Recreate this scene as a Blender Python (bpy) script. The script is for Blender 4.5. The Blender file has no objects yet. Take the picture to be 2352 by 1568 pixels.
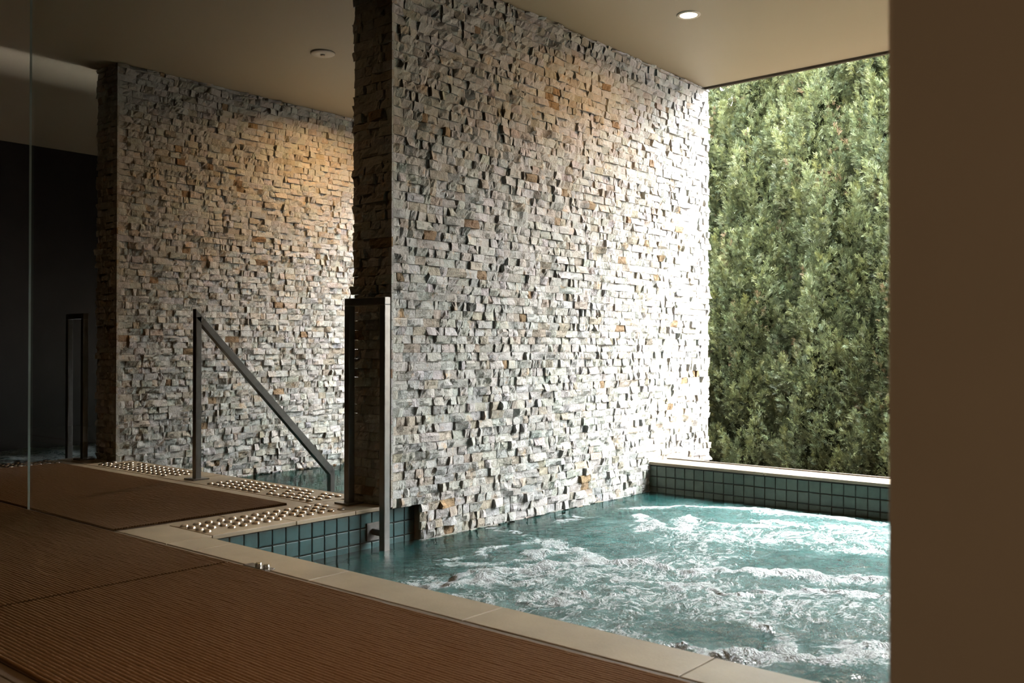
import bpy, bmesh, math, random
import numpy as np
from mathutils import Matrix, Vector

# ---------------------------------------------------------------- scene, camera, light
sc = bpy.context.scene
COL = sc.collection

def camera_axes(a, pit, rol):
    F = Vector((math.cos(a) * math.cos(pit), math.sin(a) * math.cos(pit), math.sin(pit)))
    R = Vector((math.sin(a), -math.cos(a), 0.0))
    U = R.cross(F)
    c, s = math.cos(rol), math.sin(rol)
    return F, c * R + s * U, -s * R + c * U

CAM_F, CAM_R, CAM_U = camera_axes(0.7039, 0.0067, 0.0015)
CAM_P = Vector((-2.9564, -3.2967, 0.75))
FPX = 2160.47
cam = bpy.data.cameras.new('camera')
cam.sensor_width = 36.0
cam.lens = FPX / 2352 * 36.0
cam.clip_start = 0.05
cam.dof.use_dof = True
cam.dof.focus_distance = 5.2
cam.dof.aperture_fstop = 5.0
camo = bpy.data.objects.new('camera', cam)
COL.objects.link(camo)
camo.matrix_world = Matrix(((CAM_R.x, CAM_U.x, -CAM_F.x, CAM_P.x), (CAM_R.y, CAM_U.y, -CAM_F.y, CAM_P.y),
                            (CAM_R.z, CAM_U.z, -CAM_F.z, CAM_P.z), (0, 0, 0, 1)))
sc.camera = camo

SKY_STRENGTH = 61.0
world = bpy.data.worlds.new('sky')
sc.world = world
world.use_nodes = True
bg = world.node_tree.nodes['Background']
bg.inputs['Color'].default_value = (0.96, 0.98, 1.0, 1)
bg.inputs['Strength'].default_value = SKY_STRENGTH

LAMP_BAY = 12.5      # watts of the downlights over the pools
LAMP_FILL = 10.0      # watts of the unseen downlights added to brighten the front room
WARM = (1.0, 0.58, 0.25)

sc.view_settings.view_transform = 'Standard'
sc.view_settings.look = 'None'
sc.view_settings.gamma = 1.0
sc.view_settings.use_curve_mapping = False
sc.view_settings.exposure = 0.0
try:
    sc.cycles.use_denoising = True
    sc.cycles.use_adaptive_sampling = True
    sc.cycles.adaptive_threshold = 0.03
    sc.cycles.max_bounces = 6
    sc.cycles.diffuse_bounces = 1
    sc.cycles.glossy_bounces = 3
    sc.cycles.transmission_bounces = 2
    sc.cycles.transparent_max_bounces = 8
    sc.cycles.use_light_tree = False
    sc.cycles.caustics_reflective = False
    sc.cycles.caustics_refractive = False
    sc.cycles.sample_clamp_indirect = 6.0
except Exception:
    pass

# ---------------------------------------------------------------- measures (metres)
HC = 2.612          # ceiling height
ZW = -0.188         # water level
XE, XF = 0.055, 3.118   # near and far end of the fin walls
TH = 0.273          # fin thickness
PITCH = 2.637       # spacing of the fins
XFAR = 2.326        # far pool wall
XC = -0.895         # near edge of the main pool
XG = -1.10          # glass line
YT = 0.0575         # tiled side of the main pool
X2 = 0.165          # near edge of the plunge pool
Y3 = 3.09           # side edge of the left pool
YW3 = 5.70          # dark wall of the left bay
XR = 3.047          # roof edge
rng = random.Random(7)
nrs = np.random.RandomState(11)

# ---------------------------------------------------------------- helpers
def project(p):
    d = Vector(p) - CAM_P
    z = d.dot(CAM_F)
    if z < 0.05:
        return None
    return 1176 + FPX * d.dot(CAM_R) / z, 784 - FPX * d.dot(CAM_U) / z, z

def mesh_obj(name, verts, faces, mat=None, parent=None, smooth=False, loc=None):
    me = bpy.data.meshes.new(name)
    me.from_pydata([tuple(v) for v in verts], [], [tuple(f) for f in faces])
    me.update()
    if smooth:
        me.polygons.foreach_set('use_smooth', [True] * len(me.polygons))
    o = bpy.data.objects.new(name, me)
    COL.objects.link(o)
    if mat:
        me.materials.append(mat)
    if parent:
        o.parent = parent
    if loc is not None:
        o.location = loc
    return o

def np_mesh(name, verts, faces, mat, parent=None, smooth=False, color=None, cname='bcol', value=None, vname='foam'):
    """verts (n,3); faces (m,k) array with one k"""
    verts = np.asarray(verts, np.float32)
    faces = np.asarray(faces, np.int32)
    me = bpy.data.meshes.new(name)
    k = faces.shape[1]
    me.vertices.add(len(verts))
    me.vertices.foreach_set('co', verts.ravel())
    me.loops.add(faces.size)
    me.loops.foreach_set('vertex_index', faces.ravel())
    me.polygons.add(len(faces))
    me.polygons.foreach_set('loop_start', np.arange(0, faces.size, k, dtype=np.int32))
    me.polygons.foreach_set('loop_total', np.full(len(faces), k, np.int32))
    me.polygons.foreach_set('use_smooth', np.full(len(faces), smooth, bool))
    if color is not None:
        at = me.color_attributes.new(cname, 'FLOAT_COLOR', 'POINT')
        at.data.foreach_set('color', np.asarray(color, np.float32).ravel())
    if value is not None:
        at = me.attributes.new(vname, 'FLOAT', 'POINT')
        at.data.foreach_set('value', np.asarray(value, np.float32).ravel())
    me.update(calc_edges=True)
    me.materials.append(mat)
    o = bpy.data.objects.new(name, me)
    COL.objects.link(o)
    if parent:
        o.parent = parent
    return o

def box_bm(bm, x0, x1, y0, y1, z0, z1):
    v = [bm.verts.new(p) for p in ((x0, y0, z0), (x1, y0, z0), (x1, y1, z0), (x0, y1, z0),
                                   (x0, y0, z1), (x1, y0, z1), (x1, y1, z1), (x0, y1, z1))]
    for f in ((3, 2, 1, 0), (4, 5, 6, 7), (0, 1, 5, 4), (1, 2, 6, 5), (2, 3, 7, 6), (3, 0, 4, 7)):
        bm.faces.new([v[i] for i in f])

def bm_obj(name, bm, mat, parent=None, bevel=0.0, segs=2, smooth=False):
    if bevel > 0:
        bmesh.ops.bevel(bm, geom=list(bm.edges), offset=bevel, segments=segs, profile=0.5, affect='EDGES')
    bmesh.ops.recalc_face_normals(bm, faces=list(bm.faces))
    me = bpy.data.meshes.new(name)
    bm.to_mesh(me)
    bm.free()
    if smooth:
        me.polygons.foreach_set('use_smooth', [True] * len(me.polygons))
    if mat:
        me.materials.append(mat)
    o = bpy.data.objects.new(name, me)
    COL.objects.link(o)
    if parent:
        o.parent = parent
    return o

def box(name, x0, x1, y0, y1, z0, z1, mat, parent=None, bevel=0.0):
    bm = bmesh.new()
    box_bm(bm, x0, x1, y0, y1, z0, z1)
    return bm_obj(name, bm, mat, parent, bevel)

def tag(o, label=None, cat=None, group=None, kind=None):
    if label: o['label'] = label
    if cat: o['category'] = cat
    if group: o['group'] = group
    if kind: o['kind'] = kind
    return o

def empty(name, loc=(0, 0, 0), rz=0.0):
    o = bpy.data.objects.new(name, None)
    o.empty_display_size = 0.05
    COL.objects.link(o)
    o.location = loc
    o.rotation_euler = (0, 0, rz)
    return o

def lathe(prof, n=24, cap=True):
    """prof [(r, z)] -> verts, faces"""
    V, Fc = [], []
    for r, z in prof:
        for i in range(n):
            a = 2 * math.pi * i / n
            V.append((r * math.cos(a), r * math.sin(a), z))
    for k in range(len(prof) - 1):
        for i in range(n):
            j = (i + 1) % n
            Fc.append((k * n + i, k * n + j, (k + 1) * n + j, (k + 1) * n + i))
    if cap:
        Fc.append(tuple(range(n - 1, -1, -1)))
        Fc.append(tuple((len(prof) - 1) * n + i for i in range(n)))
    return V, Fc

# smooth value noise in numpy, any dimension of sample points (2D)
def vnoise(x, y, seed=0):
    xi = np.floor(x).astype(np.int64); yi = np.floor(y).astype(np.int64)
    xf = x - xi; yf = y - yi
    u = xf * xf * xf * (xf * (xf * 6 - 15) + 10); v = yf * yf * yf * (yf * (yf * 6 - 15) + 10)
    def h(a, b):
        n = (a * 374761393 + b * 668265263 + seed * 1442695041) & 0x7fffffff
        n = ((n ^ (n >> 13)) * 1274126177) & 0x7fffffff
        return ((n ^ (n >> 16)) & 0xffff) / 65535.0
    return (h(xi, yi) * (1 - u) + h(xi + 1, yi) * u) * (1 - v) + (h(xi, yi + 1) * (1 - u) + h(xi + 1, yi + 1) * u) * v

def fbm(x, y, seed=0, oct=4):
    s = np.zeros_like(x, dtype=float); a = 0.5; t = 0
    for k in range(oct):
        s += a * vnoise(x * 2 ** k, y * 2 ** k, seed + k * 17); t += a; a *= 0.5
    return s / t

# ---------------------------------------------------------------- materials
def new_mat(name):
    m = bpy.data.materials.new(name)
    m.use_nodes = True
    nt = m.node_tree
    return m, nt, nt.nodes['Principled BSDF'], nt.nodes['Material Output']

def N(nt, t, **kw):
    n = nt.nodes.new(t)
    for k, v in kw.items():
        if k in n.inputs:
            n.inputs[k].default_value = v
        else:
            setattr(n, k, v)
    return n

def ramp(nt, fac, stops):
    r = N(nt, 'ShaderNodeValToRGB')
    el = r.color_ramp.elements
    el[0].position, el[0].color = stops[0][0], stops[0][1]
    el[1].position, el[1].color = stops[-1][0], stops[-1][1]
    for p, c in stops[1:-1]:
        e = el.new(p); e.color = c
    nt.links.new(fac, r.inputs['Fac'])
    return r

def mixc(nt, fac, a, b, mode='MIX'):
    m = N(nt, 'ShaderNodeMix', data_type='RGBA', blend_type=mode)
    for i, v in ((0, fac), (6, a), (7, b)):
        if hasattr(v, 'default_value') or hasattr(v, 'is_linked'):
            nt.links.new(v, m.inputs[i])
        else:
            m.inputs[i].default_value = v
    return m.outputs[2]

def math_n(nt, op, a, b=0.0, c=0.0, clamp=False):
    m = N(nt, 'ShaderNodeMath', operation=op, use_clamp=clamp)
    for i, v in enumerate((a, b, c)):
        if hasattr(v, 'is_linked'):
            nt.links.new(v, m.inputs[i])
        else:
            m.inputs[i].default_value = v
    return m.outputs[0]

def noise(nt, vec, scale, detail=4.0, rough=0.55, dist=0.0):
    n = N(nt, 'ShaderNodeTexNoise')
    n.inputs['Scale'].default_value = scale
    n.inputs['Detail'].default_value = detail
    n.inputs['Roughness'].default_value = rough
    n.inputs['Distortion'].default_value = dist
    nt.links.new(vec, n.inputs['Vector'])
    return n

def pos(nt, scale=None):
    g = N(nt, 'ShaderNodeNewGeometry').outputs['Position']
    if scale:
        mp = N(nt, 'ShaderNodeMapping')
        mp.inputs['Scale'].default_value = scale
        nt.links.new(g, mp.inputs['Vector'])
        return mp.outputs['Vector']
    return g

def bump(nt, bsdf, h, strength=0.3, dist=0.01):
    b = N(nt, 'ShaderNodeBump')
    b.inputs['Strength'].default_value = strength
    b.inputs['Distance'].default_value = dist
    nt.links.new(h, b.inputs['Height'])
    nt.links.new(b.outputs['Normal'], bsdf.inputs['Normal'])
    return b

def simple(name, col, rough=0.6, metal=0.0, var=0.12, scale=8.0, bump_s=0.0, bump_scale=60.0, spec=0.5):
    m, nt, b, out = new_mat(name)
    p = pos(nt)
    n = noise(nt, p, scale, 3)
    lo = tuple(max(0, c * (1 - var)) for c in col) + (1,)
    hi = tuple(min(1, c * (1 + var)) for c in col) + (1,)
    r = ramp(nt, n.outputs['Fac'], [(0.3, lo), (0.7, hi)])
    nt.links.new(r.outputs['Color'], b.inputs['Base Color'])
    b.inputs['Roughness'].default_value = rough
    b.inputs['Metallic'].default_value = metal
    b.inputs['Specular IOR Level'].default_value = spec
    if bump_s > 0:
        bump(nt, b, noise(nt, p, bump_scale, 2).outputs['Fac'], bump_s, 0.004)
    return m

def stone_mat():
    m, nt, b, out = new_mat('split_stone')
    p = pos(nt)
    at = N(nt, 'ShaderNodeVertexColor', layer_name='bcol')
    veins = noise(nt, p, 38, 4, 0.65, 0.6)
    rv = ramp(nt, veins.outputs['Fac'], [(0.28, (0.76, 0.70, 0.62, 1)), (0.42, (0.96, 0.95, 0.93, 1)), (0.7, (1.05, 1.05, 1.04, 1))])
    c1 = mixc(nt, 0.8, at.outputs['Color'], rv.outputs['Color'], 'MULTIPLY')
    rust = noise(nt, p, 14, 3, 0.6)
    rr = ramp(nt, rust.outputs['Fac'], [(0.60, (0, 0, 0, 1)), (0.72, (1, 1, 1, 1))])
    rf = math_n(nt, 'MULTIPLY', rr.outputs['Color'], 0.5)
    c2 = mixc(nt, rf, c1, (0.50, 0.31, 0.15, 1))
    nt.links.new(c2, b.inputs['Base Color'])
    b.inputs['Roughness'].default_value = 0.72
    b.inputs['Specular IOR Level'].default_value = 0.3
    h = noise(nt, p, 90, 4, 0.65)
    bump(nt, b, h.outputs['Fac'], 0.55, 0.012)
    return m

def tile_mat(name, col, hue2):
    m, nt, b, out = new_mat(name)
    oi = N(nt, 'ShaderNodeObjectInfo')
    p = pos(nt)
    n = noise(nt, p, 22, 4, 0.6)
    c = mixc(nt, oi.outputs['Random'], col + (1,), hue2 + (1,))
    r = ramp(nt, n.outputs['Fac'], [(0.3, (0.75, 0.75, 0.75, 1)), (0.75, (1.15, 1.15, 1.15, 1))])
    c2 = mixc(nt, 1.0, c, r.outputs['Color'], 'MULTIPLY')
    nt.links.new(c2, b.inputs['Base Color'])
    b.inputs['Roughness'].default_value = 0.40
    b.inputs['Specular IOR Level'].default_value = 0.35
    bump(nt, b, n.outputs['Fac'], 0.12, 0.004)
    return m

def basin_mat():
    m, nt, b, out = new_mat('pool_basin_mosaic')
    tc = N(nt, 'ShaderNodeTexCoord')
    br = N(nt, 'ShaderNodeTexBrick')
    br.offset = 0.0
    br.inputs['Color1'].default_value = (0.05, 0.13, 0.13, 1)
    br.inputs['Color2'].default_value = (0.065, 0.16, 0.155, 1)
    br.inputs['Mortar'].default_value = (0.012, 0.03, 0.03, 1)
    br.inputs['Scale'].default_value = 1.0
    br.inputs['Mortar Size'].default_value = 0.004
    br.inputs['Brick Width'].default_value = 0.069
    br.inputs['Row Height'].default_value = 0.069
    nt.links.new(tc.outputs['Object'], br.inputs['Vector'])
    nt.links.new(br.outputs['Color'], b.inputs['Base Color'])
    b.inputs['Roughness'].default_value = 0.35
    return m

def water_mat(name, calm):
    m, nt, b, out = new_mat(name)
    nt.nodes.remove(b)
    p = pos(nt)
    at = N(nt, 'ShaderNodeAttribute', attribute_name='foam')
    foam = at.outputs['Fac']
    # streaky, domain warped foam
    warp = noise(nt, p, 3.2, 3)
    add = N(nt, 'ShaderNodeVectorMath', operation='MULTIPLY_ADD')
    nt.links.new(warp.outputs['Color'], add.inputs[0])
    add.inputs[1].default_value = (0.35, 0.35, 0.0)
    nt.links.new(p, add.inputs[2])
    mp = N(nt, 'ShaderNodeMapping')
    mp.inputs['Rotation'].default_value = (0, 0, math.radians(50))
    mp.inputs['Scale'].default_value = (0.75, 1.25, 1.0)
    nt.links.new(add.outputs[0], mp.inputs['Vector'])
    def ridged(scale, gain, dist):
        nn = noise(nt, mp.outputs['Vector'], scale, 4, 0.6, dist)
        a_ = math_n(nt, 'ABSOLUTE', math_n(nt, 'SUBTRACT', nn.outputs['Fac'], 0.5))
        return math_n(nt, 'SUBTRACT', 1.0, math_n(nt, 'MULTIPLY', a_, gain), clamp=True)
    r1 = ridged(7.0, 8.0, 0.6)
    r2 = ridged(19.0, 7.0, 0.8)
    n2 = noise(nt, mp.outputs['Vector'], 44.0, 4, 0.7, 0.4)
    n3 = noise(nt, p, 150.0, 2, 0.6)
    s = math_n(nt, 'ADD', foam, math_n(nt, 'MULTIPLY', math_n(nt, 'SUBTRACT', r1, 0.45), 0.36))
    s = math_n(nt, 'ADD', s, math_n(nt, 'MULTIPLY', math_n(nt, 'SUBTRACT', r2, 0.45), 0.30))
    s = math_n(nt, 'ADD', s, math_n(nt, 'MULTIPLY', math_n(nt, 'SUBTRACT', n2.outputs['Fac'], 0.5), 1.7))
    s = math_n(nt, 'ADD', s, math_n(nt, 'MULTIPLY', math_n(nt, 'SUBTRACT', n3.outputs['Fac'], 0.5), 0.9))
    mr = N(nt, 'ShaderNodeMapRange', interpolation_type='SMOOTHSTEP')
    nt.links.new(s, mr.inputs['Value'])
    mr.inputs['From Min'].default_value = 0.40
    mr.inputs['From Max'].default_value = 0.78
    ff = math_n(nt, 'MULTIPLY', mr.outputs['Result'], 0.95)
    # gate: no foam where density is nil
    gate = N(nt, 'ShaderNodeMapRange')
    nt.links.new(foam, gate.inputs['Value'])
    gate.inputs['From Min'].default_value = 0.02
    gate.inputs['From Max'].default_value = 0.25
    ff = math_n(nt, 'MULTIPLY', ff, gate.outputs['Result'])
    churn = N(nt, 'ShaderNodeAttribute', attribute_name='churn').outputs['Fac']
    bm_ = N(nt, 'ShaderNodeBump')
    bm_.inputs['Strength'].default_value = 0.15 if calm else 1.0
    bm_.inputs['Distance'].default_value = 0.022
    hsum = math_n(nt, 'ADD', math_n(nt, 'MULTIPLY', n2.outputs['Fac'], 0.8), math_n(nt, 'MULTIPLY', n3.outputs['Fac'], 0.3))
    hs = noise(nt, p, 16.0, 3, 0.5, 0.4)
    n4 = noise(nt, mp.outputs['Vector'], 75.0, 2, 0.6)
    hsum = math_n(nt, 'ADD', hsum, math_n(nt, 'MULTIPLY', n4.outputs['Fac'], 0.6))
    gated = math_n(nt, 'MULTIPLY', hsum, 0.0 if calm else churn)
    nt.links.new(math_n(nt, 'ADD', gated, math_n(nt, 'MULTIPLY', hs.outputs['Fac'], math_n(nt, 'MULTIPLY_ADD', churn, 0.38, 0.14))), bm_.inputs['Height'])
    tr = N(nt, 'ShaderNodeBsdfTransparent')
    tr.inputs['Color'].default_value = (0.34, 0.62, 0.60, 1)
    df = N(nt, 'ShaderNodeBsdfDiffuse')
    aer = noise(nt, mp.outputs['Vector'], 6.0, 3, 0.6)
    af = math_n(nt, 'MULTIPLY', math_n(nt, 'ADD', math_n(nt, 'MULTIPLY', foam, 1.1), math_n(nt, 'SUBTRACT', aer.outputs['Fac'], 0.34)), 1.1, clamp=True)
    nt.links.new(mixc(nt, af, (0.010, 0.056, 0.052, 1), (0.078, 0.152, 0.144, 1)), df.inputs['Color'])
    body = N(nt, 'ShaderNodeMixShader')
    bf = math_n(nt, 'MULTIPLY_ADD', churn, 0.0 if calm else 0.35, 0.12 if calm else 0.55)
    nt.links.new(bf, body.inputs[0])
    nt.links.new(tr.outputs[0], body.inputs[1])
    nt.links.new(df.outputs[0], body.inputs[2])
    gl = N(nt, 'ShaderNodeBsdfGlossy')
    gl.inputs['Roughness'].default_value = 0.04
    nt.links.new(bm_.outputs['Normal'], gl.inputs['Normal'])
    fr = N(nt, 'ShaderNodeFresnel')
    fr.inputs['IOR'].default_value = 1.34
    nt.links.new(bm_.outputs['Normal'], fr.inputs['Normal'])
    surf = N(nt, 'ShaderNodeMixShader')
    nt.links.new(fr.outputs[0], surf.inputs[0])
    nt.links.new(body.outputs[0], surf.inputs[1])
    nt.links.new(gl.outputs[0], surf.inputs[2])
    fo = N(nt, 'ShaderNodeBsdfPrincipled')
    fo.inputs['Base Color'].default_value = (0.36, 0.39, 0.39, 1)
    fo.inputs['Roughness'].default_value = 0.45
    nt.links.new(bm_.outputs['Normal'], fo.inputs['Normal'])
    fin = N(nt, 'ShaderNodeMixShader')
    nt.links.new(ff, fin.inputs[0])
    nt.links.new(surf.outputs[0], fin.inputs[1])
    nt.links.new(fo.outputs[0], fin.inputs[2])
    nt.links.new(fin.outputs[0], out.inputs['Surface'])
    return m

def glass_mat():
    m, nt, b, out = new_mat('clear_glass')
    nt.nodes.remove(b)
    tr = N(nt, 'ShaderNodeBsdfTransparent')
    tr.inputs['Color'].default_value = (0.955, 0.97, 0.96, 1)
    gl = N(nt, 'ShaderNodeBsdfGlossy')
    gl.inputs['Roughness'].default_value = 0.0
    lw = N(nt, 'ShaderNodeLayerWeight')
    lw.inputs['Blend'].default_value = 0.5
    fres = math_n(nt, 'MULTIPLY_ADD', math_n(nt, 'POWER', lw.outputs['Facing'], 5.0), 0.96, 0.04)   # same on both faces of the slab
    mx = N(nt, 'ShaderNodeMixShader')
    nt.links.new(fres, mx.inputs[0])
    nt.links.new(tr.outputs[0], mx.inputs[1])
    nt.links.new(gl.outputs[0], mx.inputs[2])
    nt.links.new(mx.outputs[0], out.inputs['Surface'])
    return m

def foliage_mat():
    m, nt, b, out = new_mat('conifer_foliage')
    at = N(nt, 'ShaderNodeVertexColor', layer_name='bcol')
    nt.links.new(at.outputs['Color'], b.inputs['Base Color'])
    b.inputs['Roughness'].default_value = 0.5
    b.inputs['Specular IOR Level'].default_value = 0.35
    tl = N(nt, 'ShaderNodeBsdfTranslucent')
    nt.links.new(at.outputs['Color'], tl.inputs['Color'])
    mx = N(nt, 'ShaderNodeMixShader')
    mx.inputs[0].default_value = 0.18
    nt.links.new(b.outputs[0], mx.inputs[1])
    nt.links.new(tl.outputs[0], mx.inputs[2])
    nt.links.new(mx.outputs[0], out.inputs['Surface'])
    return m

def emit_mat(name, col, s):
    m, nt, b, out = new_mat(name)
    b.inputs['Base Color'].default_value = (0.8, 0.8, 0.8, 1)
    b.inputs['Emission Color'].default_value = col + (1,)
    b.inputs['Emission Strength'].default_value = s
    return m

M = dict(
    stone=stone_mat(),
    stone_plain=simple('plain_pale_stone', (0.34, 0.32, 0.29), 0.8, var=0.2, scale=12, bump_s=0.4, bump_scale=40),
    core=simple('stone_backing', (0.16, 0.13, 0.10), 0.9, scale=20),
    ceiling=simple('ceiling_paint', (0.33, 0.272, 0.188), 0.55, var=0.02, scale=1.2),
    paver=simple('sandstone_paver', (0.285, 0.225, 0.150), 0.45, var=0.13, scale=7, bump_s=0.15, bump_scale=120),
    room_floor=simple('brown_room_floor', (0.085, 0.058, 0.034), 0.6, var=0.15, scale=5),
    grout=simple('deck_grout', (0.14, 0.12, 0.10), 0.9),
    tile=tile_mat('teal_tile', (0.022, 0.070, 0.073), (0.036, 0.088, 0.091)),
    tile_far=tile_mat('green_tile', (0.076, 0.110, 0.086), (0.102, 0.134, 0.103)),
    tile_grout=simple('dark_tile_grout', (0.018, 0.026, 0.026), 0.8),
    basin=basin_mat(),
    steel=simple('brushed_dark_steel', (0.20, 0.20, 0.195), 0.36, metal=0.85, var=0.1, scale=30),
    bracket=simple('dull_bracket_metal', (0.10, 0.095, 0.09), 0.6, metal=0.5, var=0.2, scale=40),
    bronze=simple('stud_metal', (0.44, 0.39, 0.34), 0.32, metal=1.0, var=0.1, scale=60),
    chrome=simple('chrome', (0.80, 0.80, 0.80), 0.12, metal=1.0, var=0.02),
    mat=simple('brown_foam', (0.185, 0.112, 0.058), 0.75, var=0.22, scale=300, spec=0.2),
    matbase=simple('dark_foam_backing', (0.035, 0.016, 0.008), 0.9),
    jamb=simple('taupe_plaster', (0.33, 0.335, 0.37), 0.8, var=0.05, scale=3),
    dark=simple('dark_panel', (0.010, 0.008, 0.007), 0.55, var=0.3, scale=4),
    room=simple('room_wall', (0.06, 0.052, 0.045), 0.8, var=0.05),
    trim=simple('dark_trim', (0.09, 0.07, 0.055), 0.5, metal=0.3),
    white=simple('white_plastic', (0.62, 0.57, 0.50), 0.45, var=0.02),
    soil=simple('garden_soil', (0.09, 0.06, 0.04), 0.95, var=0.4, scale=14, bump_s=0.5, bump_scale=20),
    bark=simple('bark', (0.10, 0.065, 0.045), 0.9, var=0.4, scale=30, bump_s=0.6, bump_scale=50),
    timber=simple('weathered_timber', (0.11, 0.085, 0.065), 0.85, var=0.3, scale=25),
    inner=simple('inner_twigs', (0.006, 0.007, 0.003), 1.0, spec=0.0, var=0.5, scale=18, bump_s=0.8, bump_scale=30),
    leaf=foliage_mat(),
    glass=glass_mat(),
    glass_edge=simple('polished_glass_edge', (0.30, 0.36, 0.33), 0.15, var=0.1, scale=6),
    lens=emit_mat('lamp_lens', (1.0, 0.82, 0.58), 14.0),
    water=water_mat('bubbling_water', False),
    water_calm=water_mat('still_water', True),
)

# ---------------------------------------------------------------- structure: ceiling, outer shell
ceil = box('ceiling', -6.2, XR, -5.0, 6.6, HC, HC + 0.32, M['ceiling'])
tag(ceil, 'flat beige painted ceiling over pools and deck', 'ceiling', kind='structure')
t = box('trim_1', XR - 0.002, XR + 0.022, -5.0, 6.6, HC - 0.016, HC + 0.05, M['trim'])
tag(t, 'thin dark metal strip along the outer ceiling edge', 'trim', kind='structure')
o = box('wall_back', -6.2, -6.0, -5.0, 6.6, -0.3, HC, M['room']); tag(o, 'plain wall behind the viewpoint', 'wall', kind='structure')
o = box('wall_left', -6.0, 3.2, YW3, YW3 + 0.2, -1.3, HC, M['dark']); tag(o, 'dark panelled wall beyond the left pool', 'wall', kind='structure')
o = box('wall_right', -6.0, XF, -5.2, -5.0, -1.25, HC, M['room']); tag(o, 'plain dark wall far right of the pool', 'wall', kind='structure')
o = box('wall_jamb', -1.95, -1.72, -5.0, -2.958, -0.02, HC, M['jamb'], bevel=0.006)
tag(o, 'smooth taupe wall end filling the right edge', 'wall', kind='structure')

o = box('wall_left_blocker', XFAR + 0.3, XFAR + 0.45, 2.90, YW3, 0.60, HC, M['dark'])  # unseen panel, added to keep daylight out of the left bay
tag(o, 'added unseen dark panel blocking daylight over the outer end of the left pool', 'wall', kind='structure')
# deck slab with cut-outs for the three pools
outline = [(-6.0, -5.0), (XC + 0.01, -5.0), (XC + 0.01, YT + 0.012), (X2 - 0.015, YT + 0.012), (X2 - 0.015, Y3 - 0.015), (-2.6, Y3 - 0.015), (-2.6, 6.6), (-6.0, 6.6)]
n = len(outline)
V = [(x, y, -0.018) for x, y in outline] + [(x, y, -0.30) for x, y in outline]
Fc = [tuple(range(n)), tuple(range(2 * n - 1, n - 1, -1))] + [(i, i + n, (i + 1) % n + n, (i + 1) % n) for i in range(n)]
floor = mesh_obj('floor', V, Fc, M['grout'])
tag(floor, 'sandstone paved pool deck', 'floor', kind='structure')

def paver(x0, x1, y0, y1, parent, z0=-0.016, z1=0.0, name='paver', mat='paver'):
    g = 0.0018
    dz = rng.uniform(-0.0006, 0.0006)
    return box(name, x0 + g, x1 - g, y0 + g, y1 - g, z0, z1 + dz, M[mat], parent, bevel=0.0016)

# front room floor and walkway under the mats
ys = [-5.0 + 0.68 * i for i in range(18)]
for x0, x1 in ((-3.43, -2.75), (-2.75, -2.07), (-2.07, -1.39), (-1.39, XG + 0.03)):
    for y0, y1 in zip(ys[:-1], ys[1:]):
        if (y1 < Y3 + 0.3 or x1 < -2.5) and (x1 < -1.9 or y1 > -2.99):
            paver(x0, x1, y0, min(y1, Y3 if x1 > -2.7 else 6.6), floor, mat='room_floor')
# walkway between the front glass and the plunge pool
for x0, x1 in ((XG + 0.03, -0.60), (-0.60, -0.13)):
    y0 = 0.365
    while y0 < Y3 - 0.03:
        y1 = min(y0 + 0.68, Y3 - 0.02)
        if Y3 - 0.02 - y1 < 0.1: y1 = Y3 - 0.02
        paver(x0, x1, y0, y1, floor)
        y0 = y1
# copings: overhanging edge stones, 25 mm nose
trim2 = box('trim_2', XC + 0.012, XC + 0.02, -4.98, YT - 0.02, -0.03, -0.02, M['grout'])
tag(trim2, 'sandstone coping along the near pool edge', 'coping', kind='structure')
yb = [0.035, -0.154, -0.835, -1.515, -2.196, -2.88, -3.56, -4.24, -4.98]
for a, b in zip(yb[1:], yb[:-1]):
    paver(XG + 0.03, XC + 0.0, a, b, trim2, z1=0.001, name='coping_stone')
trim3 = box('trim_3', -1.06, X2 - 0.02, YT + 0.02, YT + 0.03, -0.03, -0.02, M['grout'])
tag(trim3, 'sandstone coping above the teal tiled side', 'coping', kind='structure')
xb = [XG + 0.03, -0.87, -0.462, -0.132, 0.045]
for a, b in zip(xb[:-1], xb[1:]):
    y0 = 0.036 if a > -0.9 else 0.036
    paver(a, b, y0, 0.364, trim3, z1=0.001, name='coping_stone')
trim4 = box('trim_4', X2 - 0.03, X2 - 0.02, 0.37, Y3 - 0.02, -0.03, -0.02, M['grout'])
tag(trim4, 'sandstone coping along the plunge pool edge', 'coping', kind='structure')
y0 = 0.365
for y1 in (0.90, 1.58, 2.26, 2.68):
    paver(-0.13, X2, y0, y1, trim4, z1=0.001, name='coping_stone')
    y0 = y1
paver(-0.13, 0.05, 2.68, Y3, trim4, z1=0.001, name='coping_stone')

# far pool wall with its coping
trim5 = box('trim_5', XFAR + 0.21, XFAR + 0.235, -4.99, 0.03, -0.05, 0.012, M['trim'])
tag(trim5, 'narrow dark channel behind the far coping', 'trim', kind='structure')
yb = [0.02, -0.80, -1.60, -2.40, -3.20, -4.00, -4.98]
for a, b in zip(yb[1:], yb[:-1]):
    paver(XFAR - 0.012, XFAR + 0.208, a, b, trim5, z0=-0.012, z1=0.006, name='coping_stone')

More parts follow.
